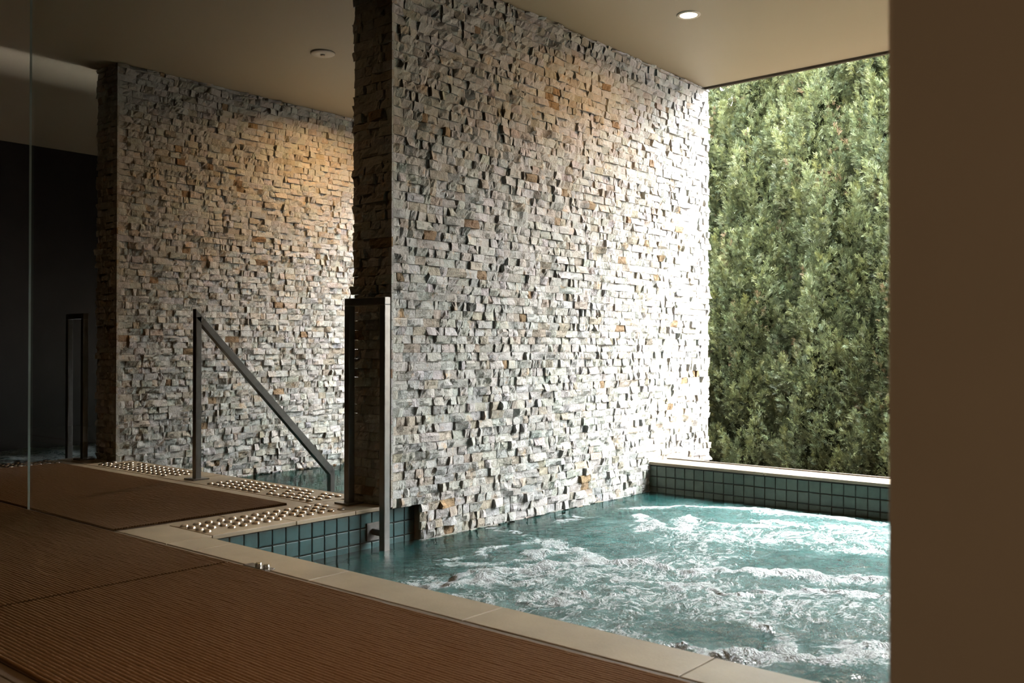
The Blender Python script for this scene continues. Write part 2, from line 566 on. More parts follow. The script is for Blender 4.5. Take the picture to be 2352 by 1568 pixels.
# ---------------------------------------------------------------- pool basins and tiles
def basin(tagname, x0, x1, y0, y1, zt, far_top, sides):
    zb = -1.25
    made = []
    f = mesh_obj('floor_' + tagname, [(x0, y0, zb), (x1, y0, zb), (x1, y1, zb), (x0, y1, zb)], [(0, 1, 2, 3)], M['basin'])
    tag(f, 'submerged floor of the %s' % tagname.replace('_', ' '), 'floor', kind='structure')
    if 'near' in sides:
        o = box('wall_%s_near' % tagname, x0 - 0.10, x0, y0, y1, zb, zt, M['basin']); tag(o, 'near basin wall of the %s' % tagname.replace('_', ' '), 'wall', kind='structure')
    o = box('wall_%s_far' % tagname, x1, x1 + 0.20, y0, y1, zb, far_top, M['tile_grout']); made.append(o)
    tag(o, 'far tiled wall of the %s' % tagname.replace('_', ' '), 'wall', kind='structure')
    return made

far_main = basin('main_pool', XC + 0.01, XFAR + 0.004, -5.0, YT + 0.02, -0.035, -0.013, ('near',))[0]
basin('plunge_pool', X2 - 0.012, XFAR + 0.004, TH - 0.01, PITCH + 0.02, -0.02, 0.0, ('near',))
basin('left_pool', -2.6, XFAR, Y3 - 0.012, YW3, -0.02, 0.0, ('near',))
left_main = box('wall_main_pool_left', XC, 0.262, YT + 0.006, YT + 0.10, -1.25, -0.017, M['tile_grout'])
tag(left_main, 'teal tiled side of the main pool below the coping', 'wall', kind='structure')
o = box('wall_left_pool_right', -2.6, 0.06, Y3 - 0.10, Y3 - 0.012, -1.25, -0.019, M['basin'])
tag(o, 'basin side of the left pool', 'wall', kind='structure')

def tile_mesh(name, s, th, mat):
    bm = bmesh.new()
    box_bm(bm, -s / 2, s / 2, -th, 0.0, -s / 2, s / 2)     # face towards +Y of the mesh is the back
    bmesh.ops.bevel(bm, geom=[e for e in bm.edges if all(abs(v.co.y + th) < 1e-6 for v in e.verts)], offset=0.004, segments=2, profile=0.6, affect='EDGES')
    bmesh.ops.recalc_face_normals(bm, faces=list(bm.faces))
    me = bpy.data.meshes.new(name); bm.to_mesh(me); bm.free()
    me.materials.append(mat)
    return me

G = 0.0692
tm = tile_mesh('tile', G - 0.0042, 0.008, M['tile'])
tm2 = tile_mesh('tile_green', G - 0.0042, 0.008, M['tile_far'])
def put_tile(me, loc, rz, parent):
    o = bpy.data.objects.new('tile', me)
    COL.objects.link(o)
    o.parent = parent
    o.location = loc
    o.rotation_euler = (rng.gauss(0, 0.006), rng.gauss(0, 0.004), rz + rng.gauss(0, 0.006))
for r in range(5):
    x = -0.85 + G / 2 - G
    while x < 0.262 - G / 2 + 0.004:
        put_tile(tm, (x, YT + 0.006 + rng.uniform(-0.0008, 0.0008), -0.019 - G / 2 - r * G), 0.0, left_main)
        x += G
for r in range(5):
    y = -0.019
    while y > -2.36:
        put_tile(tm2, (XFAR + 0.004 + rng.uniform(-0.0008, 0.0008), y, -0.016 - G / 2 - r * G), -math.pi / 2, far_main)
        y -= 0.0681

# ---------------------------------------------------------------- split-face stone walls
PAL = [((0.76, 0.745, 0.71), 60), ((0.735, 0.705, 0.645), 20), ((0.69, 0.685, 0.67), 10), ((0.64, 0.57, 0.47), 6), ((0.42, 0.28, 0.16), 1.3), ((0.68, 0.60, 0.51), 4)]
PW = [w for _, w in PAL]

def stone_block(w, h, r):
    """one split stone: local u in [0,w], v in [0,h], depth d>=0 outwards -> verts, quads"""
    nu = 5 if w < 0.075 else 6
    nv = 4
    p = max(0.008, r.gauss(0.0175, 0.0046))
    su = r.choice((0, 0, r.gauss(0, 0.013), r.gauss(0, 0.008)))
    sv = r.gauss(0, 0.007)
    us = [0.0] + sorted(min(0.93, max(0.07, (i / (nu - 1)) + r.gauss(0, 0.05))) for i in range(1, nu - 1)) + [1.0]
    vs = [0.0, r.uniform(0.22, 0.38), r.uniform(0.62, 0.78), 1.0]
    chips = []
    for cx, cy in ((0, 0), (1, 0), (0, 1), (1, 1)):
        if r.random() < 0.42:
            chips.append((cx, cy, r.uniform(0.006, 0.020), r.uniform(0.35, 0.9), r.uniform(0.6, 1.8)))
    crease = r.random() < 0.45
    ca, cb, cdp = r.uniform(-1.2, 1.2), r.uniform(0.2, 0.8), r.gauss(0, 0.011)
    g = 0.0007
    V, Q = [], []
    for j, v in enumerate(vs):
        for i, u in enumerate(us):
            d = p + su * (u - 0.5) * 1.4 + sv * (v - 0.5) + r.gauss(0, 0.0022)
            if crease:
                q = (u - cb) + ca * (v - 0.5) * 0.6
                d += cdp * max(0.0, q) * 1.6
            for cx, cy, dep, rad, asp in chips:
                dist = math.hypot((u - cx) * asp, (v - cy) / asp)
                if dist < rad:
                    d -= dep * (1 - dist / rad)
            if i in (0, nu - 1): d -= abs(r.gauss(0, 0.002))
            if j in (0, nv - 1): d -= abs(r.gauss(0, 0.001))
            V.append((min(w - g, max(g, u * w)), max(0.0065, min(0.042, d)), min(h - g, max(g, v * h))))
    for j in range(nv - 1):
        for i in range(nu - 1):
            a = j * nu + i
            Q.append((a, a + 1, a + nu + 1, a + nu))
    ring = [i for i in range(nu)] + [j * nu + nu - 1 for j in range(1, nv)] + [(nv - 1) * nu + i for i in range(nu - 2, -1, -1)] + [j * nu for j in range(nv - 2, 0, -1)]
    base = len(V)
    for k in ring:
        u, d, v = V[k]
        V.append((u, 0.0, v))
    m = len(ring)
    for k in range(m):
        k2 = (k + 1) % m
        Q.append((ring[k2], ring[k], base + k, base + k2))
    return V, Q

def stone_color(r):
    c = r.choices([c for c, _ in PAL], PW)[0]
    f = r.gauss(1.0, 0.055)
    return tuple(max(0.02, min(0.84, 0.50 * ch * f * r.gauss(1, 0.02))) for ch in c)

COURSE = 0.0437
def lay_face(r, length, z0, z1, first_off, edge_jitter=False, wide=1.0):
    """rows of stones over a face; yields (u0, u1, v0, v1)"""
    z = z0
    while z < z1 - 0.004:
        h = min(COURSE * r.uniform(0.93, 1.07), z1 - z)
        if z1 - (z + h) < 0.012: h = z1 - z
        u = 0.0 if not edge_jitter else -r.uniform(0.0, 0.014)
        end = length
        while u < end - 0.001:
            w = r.choice((r.uniform(0.030, 0.055), r.uniform(0.045, 0.080), r.uniform(0.055, 0.085), r.uniform(0.075, 0.125))) * wide
            if end - (u + w) < 0.026: w = end - u
            yield u, u + w, z, z + h
            u += w
        z += h

def fin_wall(name, label, y, seed, keep, visible_px, end_face=True):
    """a fin whose stone face points to -Y at height y, with a stone end face towards -X"""
    r = random.Random(seed)
    xl = 0.262 if -1.0 < y < 1.0 else XE + 0.018          # the lower part of the central fin starts behind the tiles
    pr = [(xl, -1.25), (XF - 0.01, -1.25), (XF - 0.01, HC), (XE + 0.018, HC), (XE + 0.018, -0.012), (xl, -0.0121)]
    core = mesh_obj(name, [(a, y + 0.014, b) for a, b in pr] + [(a, y + TH - 0.01, b) for a, b in pr],
                    [(0, 1, 2, 3, 4, 5), (11, 10, 9, 8, 7, 6)] + [(i, i + 6, (i + 1) % 6 + 6, (i + 1) % 6) for i in range(6)], M['core'])
    tag(core, label, 'wall', kind='structure')
    blocks = []      # (verts world, quads, colour, area score)
    def add(u0, u1, v0, v1, place):
        V, Q = stone_block(u1 - u0, v1 - v0, r)
        W = [place(u0 + a, d, v0 + b) for a, d, b in V]
        c = place((u0 + u1) / 2, 0.015, (v0 + v1) / 2)
        corners = [project(place(a, 0.015, b)) for a, b in ((u0, v0), (u1, v0), (u1, v1), (u0, v1))]
        score = 0.0
        if all(corners):
            xs = [q[0] for q in corners]; zs = [q[1] for q in corners]
            if visible_px[0] < min(xs) and max(xs) < visible_px[1] and min(zs) > 0 and max(zs) < 1250:
                score = abs(sum(xs[i] * zs[(i + 1) % 4] - xs[(i + 1) % 4] * zs[i] for i in range(4))) / 2
        blocks.append((W, Q, stone_color(r), score, c))
    ztop = HC - 0.001
    for u0, u1, v0, v1 in lay_face(r, XF - XE, -0.40, ztop, 0):
        if -1.0 < y < 1.0 and v0 < -0.012 and u0 + XE < 0.246:      # tiles below the coping here
            if v1 > -0.012 + 0.014 and u1 + XE < 0.26:
                v0 = -0.012
            elif u1 + XE > 0.246 + 0.02:
                u0 = 0.246 - XE
            else:
                continue
        add(u0, u1, v0, v1, lambda u, d, v: (XE + u, y + 0.016 - (d if d < 1e-5 else 0.019 + (d - 0.019) * min(1.0, max(0.0, u) / 0.035)), v))
    # end face (u runs along -Y so that the winding stays outward)
    if end_face:
        for u0, u1, v0, v1 in lay_face(r, TH + 0.005, 0.0, ztop, 0, True, 1.15):
            add(u0, u1, v0, v1, lambda u, d, v: (XE + 0.007 - 0.8 * (d if d < 1e-5 else 0.018 + (d - 0.018) * min(1.0, max(0.0, TH + 0.004 - u) / 0.04)), y + TH + 0.002 - u, v))
    box('rear_face', XE + 0.02, XF - 0.012, y + TH - 0.011, y + TH - 0.004, -1.2, HC - 0.002, M['stone_plain'], core)
    order = sorted(range(len(blocks)), key=lambda i: -blocks[i][3])
    single = set(i for i in order[:keep] if blocks[i][3] > 0)
    SV, SF, SC = [], [], []
    for i, (W, Q, c, s, ctr) in enumerate(blocks):
        if i in single:
            o = mesh_obj('stone', [(a - ctr[0], b - ctr[1], cc - ctr[2]) for a, b, cc in W], Q, M['stone'], core, loc=ctr)
            at = o.data.color_attributes.new('bcol', 'FLOAT_COLOR', 'POINT')
            at.data.foreach_set('color', list(c + (1.0,)) * len(W))
        else:
            off = len(SV)
            SV.extend(W); SF.extend(tuple(k + off for k in q) for q in Q); SC.extend([c + (1.0,)] * len(W))
    o = np_mesh('stone_field', SV, SF, M['stone'], core, color=SC)
    tag(o, kind='stuff')
    return core

fin_wall('wall_center', 'pale split-stone fin wall beside the bubbling pool', 0.0, 3, 300, (790, 1640))
fin_wall('wall_center_left', 'pale split-stone fin wall behind the sloping handrail', PITCH, 5, 300, (190, 795))
# ---------------------------------------------------------------- water
def stroke_field(Xg, Yg, strokes):
    f = np.zeros_like(Xg)
    for pts, wd, amp in strokes:
        best = np.full_like(Xg, 9.0)
        for (x0, y0), (x1, y1) in zip(pts[:-1], pts[1:]):
            dx, dy = x1 - x0, y1 - y0
            t = np.clip(((Xg - x0) * dx + (Yg - y0) * dy) / (dx * dx + dy * dy + 1e-9), 0, 1)
            best = np.minimum(best, np.hypot(Xg - x0 - t * dx, Yg - y0 - t * dy))
        f = np.maximum(f, amp * np.exp(-(best / wd) ** 2))
    return f

def water_surface(name, label, x0, x1, y0, y1, step, mat, foam_fn, height_fn, cut=None, churn_fn=lambda a, b: np.ones_like(a)):
    nx = int((x1 - x0) / step) + 1; ny = int((y1 - y0) / step) + 1
    xs = np.linspace(x0, x1, nx); ys_ = np.linspace(y0, y1, ny)
    Xg, Yg = np.meshgrid(xs, ys_, indexing='ij')
    foam = foam_fn(Xg, Yg)
    Z = ZW + height_fn(Xg, Yg, foam)
    verts = np.stack([Xg, Yg, Z], -1).reshape(-1, 3)
    idx = np.arange(nx * ny).reshape(nx, ny)
    faces = np.stack([idx[:-1, :-1], idx[1:, :-1], idx[1:, 1:], idx[:-1, 1:]], -1).reshape(-1, 4)
    if cut:
        fc = verts[faces].mean(1)
        faces = faces[~((fc[:, 0] > cut[0]) & (fc[:, 1] > cut[1]))]
    o = np_mesh(name, verts, faces, mat, smooth=True, value=foam.reshape(-1))
    at = o.data.attributes.new('churn', 'FLOAT', 'POINT')
    at.data.foreach_set('value', np.asarray(churn_fn(Xg, Yg), np.float32).ravel())
    tag(o, label, 'water', kind='stuff')
    return o

STROKES = [
    ([(-0.34, -0.58), (-0.25, -0.74), (-0.07, -0.74), (0.16, -0.83), (0.43, -0.91), (0.5, -1.11)], 0.075, 0.80),
    ([(0.01, -0.41), (0.26, -0.36), (0.48, -0.39), (0.59, -0.46)], 0.045, 0.62),
    ([(-0.05, -0.50), (0.10, -0.62), (0.30, -0.66), (0.45, -0.60)], 0.040, 0.60),
    ([(0.68, -0.39), (0.55, -0.63), (0.46, -0.81), (0.47, -0.95)], 0.065, 0.70),
    ([(0.49, -1.16), (0.54, -1.34), (0.62, -1.5), (0.76, -1.72), (0.87, -2.01)], 0.050, 0.85),
    ([(0.17, -1.19), (0.29, -1.38), (0.34, -1.64), (0.61, -1.87), (0.7, -2.07)], 0.045, 0.80),
    ([(1.49, -0.43), (1.18, -0.73), (1.32, -0.8), (1.59, -0.75)], 0.055, 0.72),
    ([(1.75, -0.29), (1.96, -0.42), (2.06, -0.66), (2.15, -0.83), (2.12, -1.09), (2.16, -1.5)], 0.065, 0.66),
    ([(1.55, -0.9), (1.75, -1.15), (1.85, -1.6)], 0.08, 0.55),
    ([(1.2, -1.0), (1.4, -1.35), (1.5, -1.8)], 0.07, 0.52),
    ([(-0.31, -1.16), (-0.22, -1.21), (-0.11, -1.17)], 0.045, 0.75),
    ([(0.02, -1.83), (-0.08, -1.94), (-0.17, -2.04), (-0.25, -2.05)], 0.045, 0.75),
    ([(-0.34, -2.01), (-0.27, -2.11), (-0.18, -2.18), (-0.07, -2.22), (0.04, -2.29), (0.2, -2.5)], 0.070, 0.88),
    ([(-0.36, -1.84), (-0.34, -2.01)], 0.05, 0.65),
    ([(0.66, -0.03), (0.69, -0.19), (0.72, -0.33)], 0.05, 0.45),
    ([(-0.14, -0.71), (-0.18, -0.88), (0.04, -0.92), (0.19, -0.99)], 0.06, 0.60),
    ([(1.07, -0.23), (1.25, -0.24), (1.24, -0.13)], 0.05, 0.45),
    ([(1.25, -1.06), (1.52, -1.39), (1.80, -1.72)], 0.32, 0.40),
    ([(0.14, -1.74), (0.33, -1.95), (0.50, -2.15)], 0.28, 0.34),
    ([(-0.22, -1.13), (-0.01, -1.37), (0.20, -1.62)], 0.28, 0.36),
    ([(0.0, -0.9), (0.45, -1.2), (0.9, -1.3)], 0.28, 0.34),
    ([(-0.5, -0.9), (-0.5, -1.5), (-0.6, -2.2)], 0.25, 0.30),
]
HOLES = [([(0.86, -1.44), (1.01, -1.61), (1.15, -1.79)], 0.13, 0.35), ([(-0.27, -1.71), (-0.18, -1.82), (-0.10, -1.92)], 0.11, 0.30),
         ([(-0.6, -2.0), (-0.45, -2.25), (-0.4, -2.4)], 0.10, 0.30)]
def foam_main(Xg, Yg):
    wx = (fbm(Xg * 5.5, Yg * 5.5, 3, 5) - 0.5) * 0.26
    wy = (fbm(Xg * 5.5, Yg * 5.5, 29, 5) - 0.5) * 0.26
    f = stroke_field(Xg + wx, Yg + wy, STROKES)
    f = f - stroke_field(Xg + wx, Yg + wy, HOLES)
    f = f + 0.10 * np.clip((-0.35 - Yg) / 0.5, 0, 1)
    f = f * np.clip((XFAR - 0.03 - Xg) / 0.15, 0, 1)
    return np.clip(f, 0.0, 1.15)
def height_main(Xg, Yg, foam):
    act = np.clip((-0.10 - Yg) / 0.55, 0.12, 1.0) * np.clip((XFAR - Xg) / 0.4, 0.15, 1)
    u = Xg * 0.75 - Yg * 0.66; v = Xg * 0.66 + Yg * 0.75
    h = 0.030 * (fbm(u * 2.6, v * 4.2, 41, 3) - 0.5) + 0.028 * (fbm(u * 7, v * 13, 57, 4) - 0.5)
    r = 1 - np.abs(2 * fbm(u * 5.0, v * 10.0, 71, 4) - 1)
    h += 0.018 * (r - 0.6)
    h += 0.020 * (fbm(Xg * 26, Yg * 26, 83, 3) - 0.5) * np.clip(foam * 1.4, 0.25, 1)
    h = h * act
    h += 0.016 * np.clip(foam, 0, 1) ** 1.5 * (0.6 + 0.8 * fbm(Xg * 9, Yg * 9, 91, 2)) * act
    return h
water_surface('pool_water', 'foaming teal water bubbling in the main pool', XC + 0.011, XFAR + 0.003, -4.99, YT, 0.0085, M['water'], foam_main, height_main, (0.262, 0.013), lambda a, b: np.clip((-0.12 - b) / 0.55, 0.0, 1.0) * np.clip((XFAR - a) / 0.35, 0, 1))
water_surface('pool_water', 'still dark water below the sloping handrail', X2 - 0.01, XFAR, TH - 0.008, PITCH + 0.015, 0.03, M['water_calm'],
              lambda a, b: a * 0.0, lambda a, b, f: 0.003 * (fbm(a * 5, b * 5, 5, 3) - 0.5))
water_surface('pool_water', 'churning white water in the dark left pool', -2.6, XFAR, Y3 - 0.01, YW3, 0.025, M['water'],
              lambda a, b: np.clip(0.62 + 0.6 * (fbm(a * 3, b * 3, 15) - 0.4), 0, 1), lambda a, b, f: 0.06 * (fbm(a * 4, b * 4, 25, 4) - 0.4))

# ---------------------------------------------------------------- downlights and ceiling disc
def downlight(label, x, y, watts, group, spread=165):
    root = empty('downlight', (x, y, HC))
    tag(root, label, 'light', group)
    V, Fc = lathe([(0.046, -0.001), (0.050, -0.006), (0.062, -0.0065), (0.067, -0.003), (0.067, 0.002)], 40, False)
    mesh_obj('trim_ring', V, Fc, M['white'], root, True)
    V, Fc = lathe([(0.050, -0.0035), (0.046, -0.0045), (0.020, -0.0055), (0.001, -0.0058)], 40, True)
    mesh_obj('lens', V, Fc, M['lens'], root, True)
    ld = bpy.data.lights.new('downlight_beam', 'AREA')
    ld.shape = 'DISK'; ld.size = 0.09; ld.energy = watts; ld.color = WARM
    ld.spread = math.radians(spread)
    lo = bpy.data.objects.new('downlight_beam', ld)
    COL.objects.link(lo)
    lo.parent = root
    lo.location = (0, 0, -0.012)
    return root
downlight('glowing round recessed downlight over the bubbling pool', 1.678, -0.653, LAMP_BAY, 'recessed ceiling downlights')
downlight('recessed downlight over the still plunge pool', 1.678, 1.98, LAMP_BAY * 2.1, 'recessed ceiling downlights')
downlight('added unseen downlight brightening the mats near the glass', -2.2, -2.0, LAMP_FILL, 'recessed ceiling downlights', 125)  # fill lamp out of view, added to light the front mats
downlight('added unseen downlight behind the viewpoint brightening the taupe wall end', -3.4, -3.9, LAMP_FILL * 1.7, 'recessed ceiling downlights', 110)  # fill lamp out of view, added to light the taupe wall end

downlight('added unseen downlight above the walkway brightening the stone fin ends', -0.80, 1.25, 3.2, 'recessed ceiling downlights')  # fill lamp out of view, added for the dark fin ends

disc = empty('ceiling_disc', (0.791, 1.458, HC))
tag(disc, 'unlit round white disc fitting on the ceiling left of the stone fin', 'ceiling fitting')
V, Fc = lathe([(0.077, 0.001), (0.077, -0.007), (0.071, -0.011), (0.030, -0.012), (0.001, -0.012)], 40, True)
cover = mesh_obj('cover', V, Fc, M['white'], disc, True)
V, Fc = lathe([(0.015, -0.012), (0.014, -0.018), (0.006, -0.021), (0.001, -0.0215)], 20, True)
mesh_obj('sensor', V, Fc, M['white'], cover, True)

# ---------------------------------------------------------------- rails
S = 0.036
def bar(name, a, b, s, parent, mat=None, up=(0, 0, 1)):
    """square tube from a to b"""
    a, b = Vector(a), Vector(b)
    d = (b - a).normalized()
    ref = Vector((0, 1, 0)) if abs(d.y) < 0.9 else Vector((1, 0, 0))
    s1 = d.cross(ref).normalized(); s2 = s1.cross(d).normalized()
    bm = bmesh.new()
    vs = []
    for e in (a, b):
        for p, q in ((-1, -1), (1, -1), (1, 1), (-1, 1)):
            vs.append(bm.verts.new(e + s1 * p * s / 2 + s2 * q * s / 2))
    for f in ((3, 2, 1, 0), (4, 5, 6, 7), (0, 1, 5, 4), (1, 2, 6, 5), (2, 3, 7, 6), (3, 0, 4, 7)):
        bm.faces.new([vs[i] for i in f])
    return bm_obj(name, bm, mat or M['steel'], parent, bevel=0.003)

def hoop_rail(label, x, y_deck, y_pool, ztop, bracket_y, group):
    root = empty('grab_rail', (x, y_deck, 0))
    tag(root, label, 'rail', group)
    def L(px, py, pz): return (px - x, py - y_deck, pz)
    deck_post = bar('post', L(x, y_deck, 0.004), L(x, y_deck, ztop - S), S, root)
    bar('post', L(x, y_pool, -0.62), L(x, y_pool, ztop - S), S, root)
    lo_, hi_ = sorted((y_deck, y_pool))
    bar('top_bar', L(x, lo_ - S / 2, ztop - S / 2), L(x, hi_ + S / 2, ztop - S / 2), S, root)
    box('base_plate', -0.05, 0.05, -0.05, 0.05, 0.001, 0.009, M['steel'], deck_post, bevel=0.0015)
    sgn = 1 if bracket_y > y_pool else -1
    yb0, yb1 = sorted((y_pool - y_deck + sgn * S / 2, bracket_y - y_deck))
    arm = box('bracket_arm', -0.013, 0.013, yb0, yb1, -0.125, -0.095, M['steel'], root, bevel=0.002)
    yp = bracket_y - y_deck
    y0p, y1p = sorted((yp, yp - sgn * 0.007))
    box('bracket_plate', -0.042, 0.042, y0p, y1p, -0.152, -0.068, M['bracket'], arm, bevel=0.0015)
    return root
hoop_rail('dark square-tube hoop rail standing at the end of the central stone fin', -0.012, 0.228, -0.024, 0.985, YT - 0.002, 'hoop rails at the stone fins')
hoop_rail('dark square-tube hoop rail at the far left beside the dark pool', -0.02, 2.935, 3.155, 0.975, Y3 - 0.012, 'hoop rails at the stone fins')

def hand_rail():
    x, y = -0.04, 1.525
    root = empty('hand_rail', (x, y, 0))
    tag(root, 'dark square-tube handrail sloping down into the still plunge pool', 'rail')
    zt, xb, zb = 0.945, 0.92 - x, -0.05
    deck_post = bar('post', (0, 0, 0.004), (0, 0, zt - 0.02), S, root)
    # mitred sloping rail with a pointed upper end
    h = S / 2
    ang = math.atan2(zt - zb, xb)
    vtx = S / math.cos(ang)
    prof = [(-h, zt + 0.024), (xb + h, zb + 0.024 - 0.01), (xb - h, zb + 0.024 + 0.01 - vtx), (-h, zt + 0.024 - vtx)]
    bm = bmesh.new()
    va = [bm.verts.new((px, -h, pz)) for px, pz in prof]
    vb = [bm.verts.new((px, h, pz)) for px, pz in prof]
    bm.faces.new(va); bm.faces.new(vb[::-1])
    for i in range(4):
        bm.faces.new((va[i], vb[i], vb[(i + 1) % 4], va[(i + 1) % 4]))
    bm_obj('sloping_bar', bm, M['steel'], root, bevel=0.002)
    bar('end_post', (xb, 0, zb + 0.012), (xb, 0, -0.75), S, root)
    box('base_plate', -0.05, 0.05, -0.05, 0.05, 0.001, 0.009, M['steel'], deck_post, bevel=0.0015)
hand_rail()

# ---------------------------------------------------------------- tactile studs
V, Fc = lathe([(0.0180, 0.0), (0.0174, 0.0025), (0.0155, 0.0058), (0.0120, 0.0084), (0.0070, 0.0099), (0.0008, 0.0104)], 20, True)
stud_me = None
def studs(label, spots, group='strips of metal tactile studs'):
    global stud_me
    cx = sum(p[0] for p in spots) / len(spots); cy = sum(p[1] for p in spots) / len(spots)
    root = empty('tactile_strip', (cx, cy, 0.001))
    tag(root, label, 'tactile studs', group)
    for px, py in spots:
        if stud_me is None:
            o = mesh_obj('stud', V, Fc, M['bronze'], root, True)
            stud_me = o.data
        else:
            o = bpy.data.objects.new('stud', stud_me); COL.objects.link(o); o.parent = root
        o.location = (px - cx + rng.gauss(0, 0.001), py - cy + rng.gauss(0, 0.001), 0)
sp = []
for i in range(13):
    for j, yy in enumerate((0.294, 0.236, 0.178, 0.122)):
        if (i, j) in ((1, 3), (7, 3), (12, 2)): continue
        sp.append((-0.842 + 0.0578 * i, yy))
studs('domed metal studs in four rows along the teal tiled pool edge', sp)
sp = []
for i in range(17):
    for j, xx in enumerate((-0.094, -0.036, 0.022, 0.082)):
        if (i, j) in ((9, 0), (8, 1), (10, 1), (9, 2), (11, 2), (0, 3), (14, 2), (13, 3)): continue
        sp.append((xx, 1.300 - 0.0545 * i))
studs('domed metal studs between the handrail base and the hoop rail', sp)
sp = []
for i in range(17):
    for j, xx in enumerate((-0.085, -0.028, 0.030, 0.088)):
        if (i, j) in ((0, 0), (2, 1), (3, 3), (1, 2), (6, 3), (5, 2), (16, 0)) or 2.62 - 0.0545 * i > 2.55 and xx > 0.03: continue
        sp.append((xx, 2.62 - 0.0545 * i))
studs('domed metal studs before the left stone fin beyond the handrail base', sp)
sp = []
for i in range(18):
    for j, yy in enumerate((2.88, 2.935, 2.990, 3.045)):
        if (i * 7 + j * 3) % 11 == 0: continue
        sp.append((-1.20 + 0.0575 * i, yy))
studs('domed metal studs along the dark left pool edge behind the mat', sp)

# ---------------------------------------------------------------- ribbed mats
def ribbed_mat(label, x0, x1, y0, y1, seed, curl=0.0):
    root = empty('ribbed_mat', ((x0 + x1) / 2, (y0 + y1) / 2, 0))
    tag(root, label, 'mat', 'ribbed brown foam mats')
    r = np.random.RandomState(seed)
    cx, cy = (x0 + x1) / 2, (y0 + y1) / 2
    pitch = 0.0118
    nr = int((x1 - x0) / pitch)
    pitch = (x1 - x0) / nr
    ny = int((y1 - y0) / 0.035) + 2
    yy = np.linspace(y0, y1, ny)
    prof = [(-0.0036, 0.0025), (-0.0036, 0.0088), (-0.0016, 0.0116), (0.0016, 0.0116), (0.0036, 0.0088), (0.0036, 0.0025)]
    VV, FF = [], []
    sway = (vnoise(yy * 1.3, yy * 0 + seed, seed) - 0.5) * 0.010
    for k in range(nr):
        c = x0 + pitch * (k + 0.5)
        wig = sway + r.normal(0, 0.0004, ny)
        zz = r.normal(0, 0.0003, ny)
        base = len(VV)
        for j in range(ny):
            for px, pz in prof:
                VV.append((c + px + wig[j] - cx, yy[j] - cy, pz + zz[j]))
        m = len(prof)
        for j in range(ny - 1):
            for i in range(m - 1):
                a = base + j * m + i
                FF.append((a, a + 1, a + m + 1, a + m))
    o = np_mesh('ribs', VV, [(a, d, c, b) for a, b, c, d in FF], M['mat'], root, True)
    tag(o, kind='stuff')
    box('backing', x0 - cx, x1 - cx, y0 - cy, y1 - cy, 0.001, 0.0030, M['matbase'], root)
    return root
ribbed_mat('brown ribbed foam mat in the left foreground before the seam', -2.02, -1.112, -0.440, 2.84, 31)
ribbed_mat('brown ribbed foam mat in the foreground right of the seam', -2.035, -1.112, -3.60, -0.452, 33)
ribbed_mat('brown ribbed foam mat behind the glass beside the tactile studs', -1.085, -0.235, 0.415, 2.80, 35)

# ---------------------------------------------------------------- glass screen
gp = empty('glass_screen', (XG, -0.9, 0))
tag(gp, 'frameless clear glass screen between the front mats and the pool', 'glass screen')
box('pane', -0.005, 0.005, -2.08, 2.0805, 0.004, HC - 0.001, M['glass'], gp)
box('polished_edge', -0.005, 0.005, 2.081, 2.0825, 0.004, HC - 0.001, M['glass_edge'], gp)
cl = empty('glass_clamp', (XG + 0.02, -0.565, 0.001))
tag(cl, 'small shiny metal clamp with two bolts on the near coping', 'bracket')
plate = box('plate', -0.012, 0.028, -0.07, 0.06, 0.0, 0.006, M['chrome'], cl, bevel=0.002)
V2, F2 = lathe([(0.0115, 0.0), (0.0115, 0.008), (0.008, 0.012), (0.0008, 0.013)], 20, True)
for dy in (-0.045, 0.0):
    o = mesh_obj('bolt', V2, F2, M['chrome'], plate, True, loc=(0.010, dy, 0.006))

# ---------------------------------------------------------------- garden: ground and conifers
gr = mesh_obj('ground', [(XFAR + 0.2, -14, -0.55), (16, -14, -0.55), (16, 16, -0.55), (XFAR + 0.2, 16, -0.55)], [(0, 1, 2, 3)], M['soil'])
tag(gr, 'bare garden bed below the conifers', 'ground', kind='structure')

gf = empty('sky_block_fence', (6.45, -8.6, -0.55))  # unseen, added to shade the upper stone wall from low sky
tag(gf, 'added unseen timber fence blocking low sky right of the conifers', 'fence')
for k in range(80):
    box('board', -0.012, 0.012, -6.5 + 0.165 * k, -6.5 + 0.165 * k + 0.158, 0.02, 4.05 + 0.01 * math.sin(k * 2.3), M['timber'], gf)
for k in range(7):
    box('post', 0.014, 0.11, -6.4 + 1.85 * k, -3.7 + 1.85 * k, 0.0, 4.0, M['timber'], gf)

def spray_templates():
    """flat feathery scale-leaf sprays, unit length along +z, thin in y"""
    out = []
    for s in range(6):
        r = random.Random(100 + s)
        V, Fq = [], []
        def leaf(px, pz, dx, dz, ln, wd, yy):
            l = math.hypot(dx, dz); dx /= l; dz /= l
            nx_, nz_ = -dz, dx
            b = len(V)
            V.extend([(px - nx_ * wd * 0.4, 0, pz - nz_ * wd * 0.4), (px + dx * ln * 0.55 - nx_ * wd, yy * 0.6, pz + dz * ln * 0.55 - nz_ * wd),
                      (px + dx * ln, yy, pz + dz * ln), (px + dx * ln * 0.55 + nx_ * wd, yy * 0.6, pz + dz * ln * 0.55 + nz_ * wd)])
            Fq.append((b, b + 1, b + 2, b + 3))
        leaf(0, 0, r.uniform(-.15, .15), 1, 1.0, 0.045, r.uniform(-.12, .12))
        for k in range(4):
            z = 0.10 + 0.19 * k
            ln = 0.55 * (1 - 0.5 * abs(z - 0.3))
            for sg in (-1, 1):
                if r.random() < 0.95:
                    leaf(0, z, sg * r.uniform(0.45, 0.85), r.uniform(0.8, 1.2), ln * r.uniform(0.75, 1.2), 0.042, r.uniform(-.3, .3))
        out.append((np.array(V), np.array(Fq)))
    return out
TPL = spray_templates()

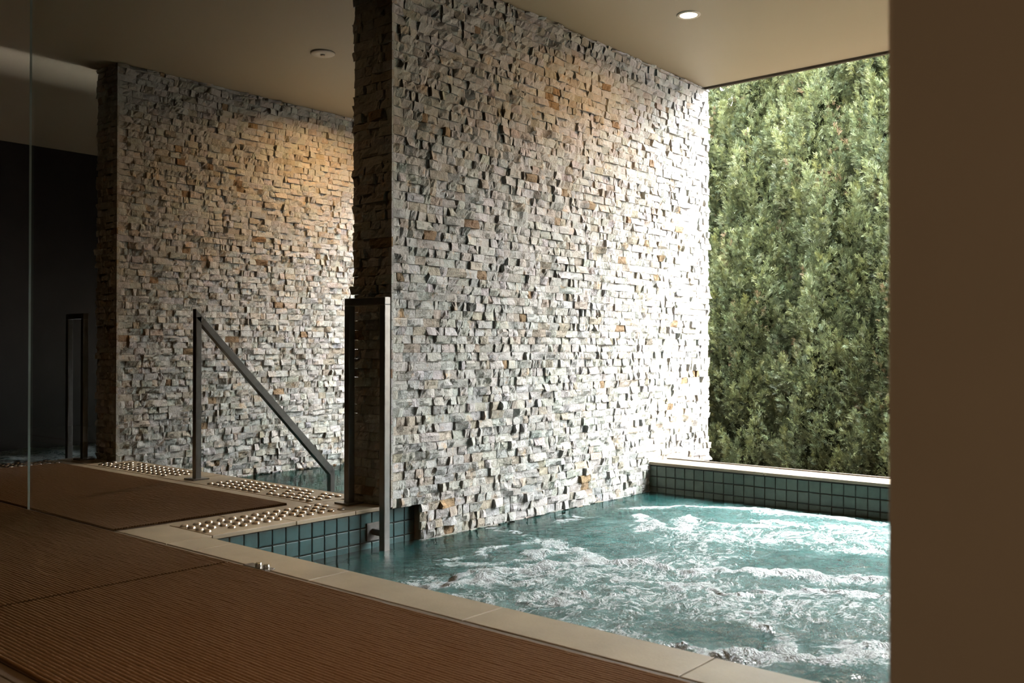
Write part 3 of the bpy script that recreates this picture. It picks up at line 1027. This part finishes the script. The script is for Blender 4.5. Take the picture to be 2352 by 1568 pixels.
def rot_from_axis(d, roll):
    """matrices whose z column is d (n,3)"""
    n = len(d)
    ref = np.tile(np.array([[0.0, 0, 1]]), (n, 1))
    ref[np.abs(d[:, 2]) > 0.95] = (1, 0, 0)
    x = np.cross(ref, d); x /= np.linalg.norm(x, axis=1, keepdims=True)
    y = np.cross(d, x)
    c, s = np.cos(roll)[:, None], np.sin(roll)[:, None]
    x2 = c * x + s * y; y2 = -s * x + c * y
    return np.stack([x2, y2, d], -1)

TREE_H = 4.5
def tree_radius(z, th, seed):
    t = np.clip(z / TREE_H, 0, 1)
    prof = np.where(t < 0.86, 0.58, 0.58 * np.sqrt(np.clip((1.02 - t) / 0.16, 0, 1)))
    lump = (fbm(th * 2.2 + 7 * seed, z * 1.7, seed, 3) - 0.5) * 0.62
    return prof + lump

def tree_foliage(seed, nplume):
    r = np.random.RandomState(seed)
    # plumes on the half of the crown that faces the pools (towards -X) and the sides
    z = r.uniform(-0.05, TREE_H - 0.15, nplume)
    th = math.pi + r.uniform(-1.45, 1.45, nplume)
    deep = r.uniform(0, 1, nplume) ** 2.2 * 0.20
    rad = tree_radius(z, th, seed) - deep
    base = np.stack([rad * np.cos(th), rad * np.sin(th), z], -1)
    outw = np.stack([np.cos(th), np.sin(th), np.zeros(nplume)], -1)
    axis = outw * r.uniform(0.05, 0.60, (nplume, 1)) + np.array([0, 0, 1.0]) + r.normal(0, 0.16, (nplume, 3))
    axis /= np.linalg.norm(axis, axis=1, keepdims=True)
    plen = r.uniform(0.20, 0.46, nplume)
    tint = r.normal(0, 1, nplume)
    ns = 34
    P = np.repeat(np.arange(nplume), ns)
    t = r.uniform(0.0, 1.0, len(P))
    ang = r.uniform(0, 2 * math.pi, len(P))
    ax = axis[P]
    ref = np.cross(ax, outw[P] + 1e-3); ref /= np.linalg.norm(ref, axis=1, keepdims=True)
    oth = np.cross(ref, ax)
    radial = ref * np.cos(ang)[:, None] + oth * np.sin(ang)[:, None]
    # favour sprays on the outer side
    flip = (radial * outw[P]).sum(1) < -0.35
    radial[flip] *= -1
    w = (1 - t) ** 0.7 * 0.052 + 0.006
    pos_ = base[P] + ax * (plen[P] * t)[:, None] + radial * w[:, None]
    d = ax * r.uniform(0.6, 1.1, (len(P), 1)) + radial * ((1 - t)[:, None] * 0.9 + 0.12) + r.normal(0, 0.22, (len(P), 3))
    d /= np.linalg.norm(d, axis=1, keepdims=True)
    size = r.uniform(0.040, 0.078, len(P))
    Rm = rot_from_axis(d, r.uniform(0, 2 * math.pi, len(P)))
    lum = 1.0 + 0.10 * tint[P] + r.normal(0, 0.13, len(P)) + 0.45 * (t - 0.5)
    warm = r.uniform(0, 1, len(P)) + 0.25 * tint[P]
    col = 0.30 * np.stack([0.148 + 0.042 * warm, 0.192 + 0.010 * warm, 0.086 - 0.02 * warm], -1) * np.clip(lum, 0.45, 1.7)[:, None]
    brown = (r.uniform(0, 1, nplume) < 0.03)[P] & (r.uniform(0, 1, len(P)) < 0.4)
    col[brown] = np.array([0.10, 0.065, 0.035])
    VV, FF, CC = [], [], []
    off = 0
    kind = r.randint(0, len(TPL), len(P))
    for k, (tv, tf) in enumerate(TPL):
        ix = np.where(kind == k)[0]
        vv = np.einsum('nij,vj->nvi', Rm[ix], tv) * size[ix][:, None, None] + pos_[ix][:, None, :]
        m = len(tv)
        ff = tf[None] + (np.arange(len(ix)) * m)[:, None, None] + off
        VV.append(vv.reshape(-1, 3)); FF.append(ff.reshape(-1, 4))
        CC.append(np.repeat(np.concatenate([np.clip(col[ix], 0.01, 0.9), np.ones((len(ix), 1))], 1), m, axis=0))
        off += len(ix) * m
    return np.concatenate(VV), np.concatenate(FF), np.concatenate(CC)

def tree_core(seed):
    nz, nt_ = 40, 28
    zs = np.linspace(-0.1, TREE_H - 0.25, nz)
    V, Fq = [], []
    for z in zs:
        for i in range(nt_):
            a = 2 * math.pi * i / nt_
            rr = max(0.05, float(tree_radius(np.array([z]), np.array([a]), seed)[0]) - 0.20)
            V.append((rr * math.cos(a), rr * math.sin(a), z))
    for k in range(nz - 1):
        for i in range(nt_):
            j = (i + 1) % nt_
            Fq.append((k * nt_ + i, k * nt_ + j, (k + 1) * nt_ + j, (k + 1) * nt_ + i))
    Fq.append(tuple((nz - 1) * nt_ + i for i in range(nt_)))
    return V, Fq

tree_protos = []
def make_tree(seed, x, y, label, nplume):
    root = empty('conifer', (x, y, -0.55))
    tag(root, label, 'tree', 'conifers behind the far pool wall')
    VV, FF, CC = tree_foliage(seed, nplume)
    f = np_mesh('foliage', VV, FF, M['leaf'], root, color=CC)
    tag(f, kind='stuff')
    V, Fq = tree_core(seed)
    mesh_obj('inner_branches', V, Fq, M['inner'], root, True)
    V, Fq = lathe([(0.085, 0.0), (0.07, 0.4), (0.055, 1.5), (0.03, 3.4)], 12, True)
    mesh_obj('trunk', V, Fq, M['bark'], root, True)
    return root
X_TREE = 6.25
protos = [make_tree(301, X_TREE, 0.20, 'dense grey-green conifer in the middle of the far opening', 1200),
          make_tree(302, X_TREE + 0.08, 1.05, 'dark green conifer against the bright end of the stone fin', 1200),
          make_tree(303, X_TREE - 0.05, -0.62, 'tall conifer cut off by the taupe wall end', 1200)]
def copy_tree(src, x, y, label, flip):
    c = src.copy(); COL.objects.link(c)
    c.location = (x, y, -0.55); c['label'] = label
    c.scale = (1, -1 if flip else 1, 1)
    for ch in list(src.children):
        k = ch.copy(); COL.objects.link(k); k.parent = c
for src, y, lb in ((1, -0.25, 'conifer standing behind the front row, at the right'), (2, 0.62, 'conifer standing behind the front row, in the middle')):
    copy_tree(protos[src], X_TREE + 0.75, y, lb, True)
for src, y, lb, fl in ((0, 1.90, 'conifer behind the far end of the central stone fin', True), (2, 2.75, 'conifer behind the plunge pool', True), (1, 3.60, 'conifer behind the left stone fin', False),
                       (2, 4.45, 'conifer behind the left pool', False), (0, 5.3, 'conifer furthest left behind the left pool', True)):
    copy_tree(protos[src], X_TREE + (0.06 if fl else -0.04), y, lb, fl)
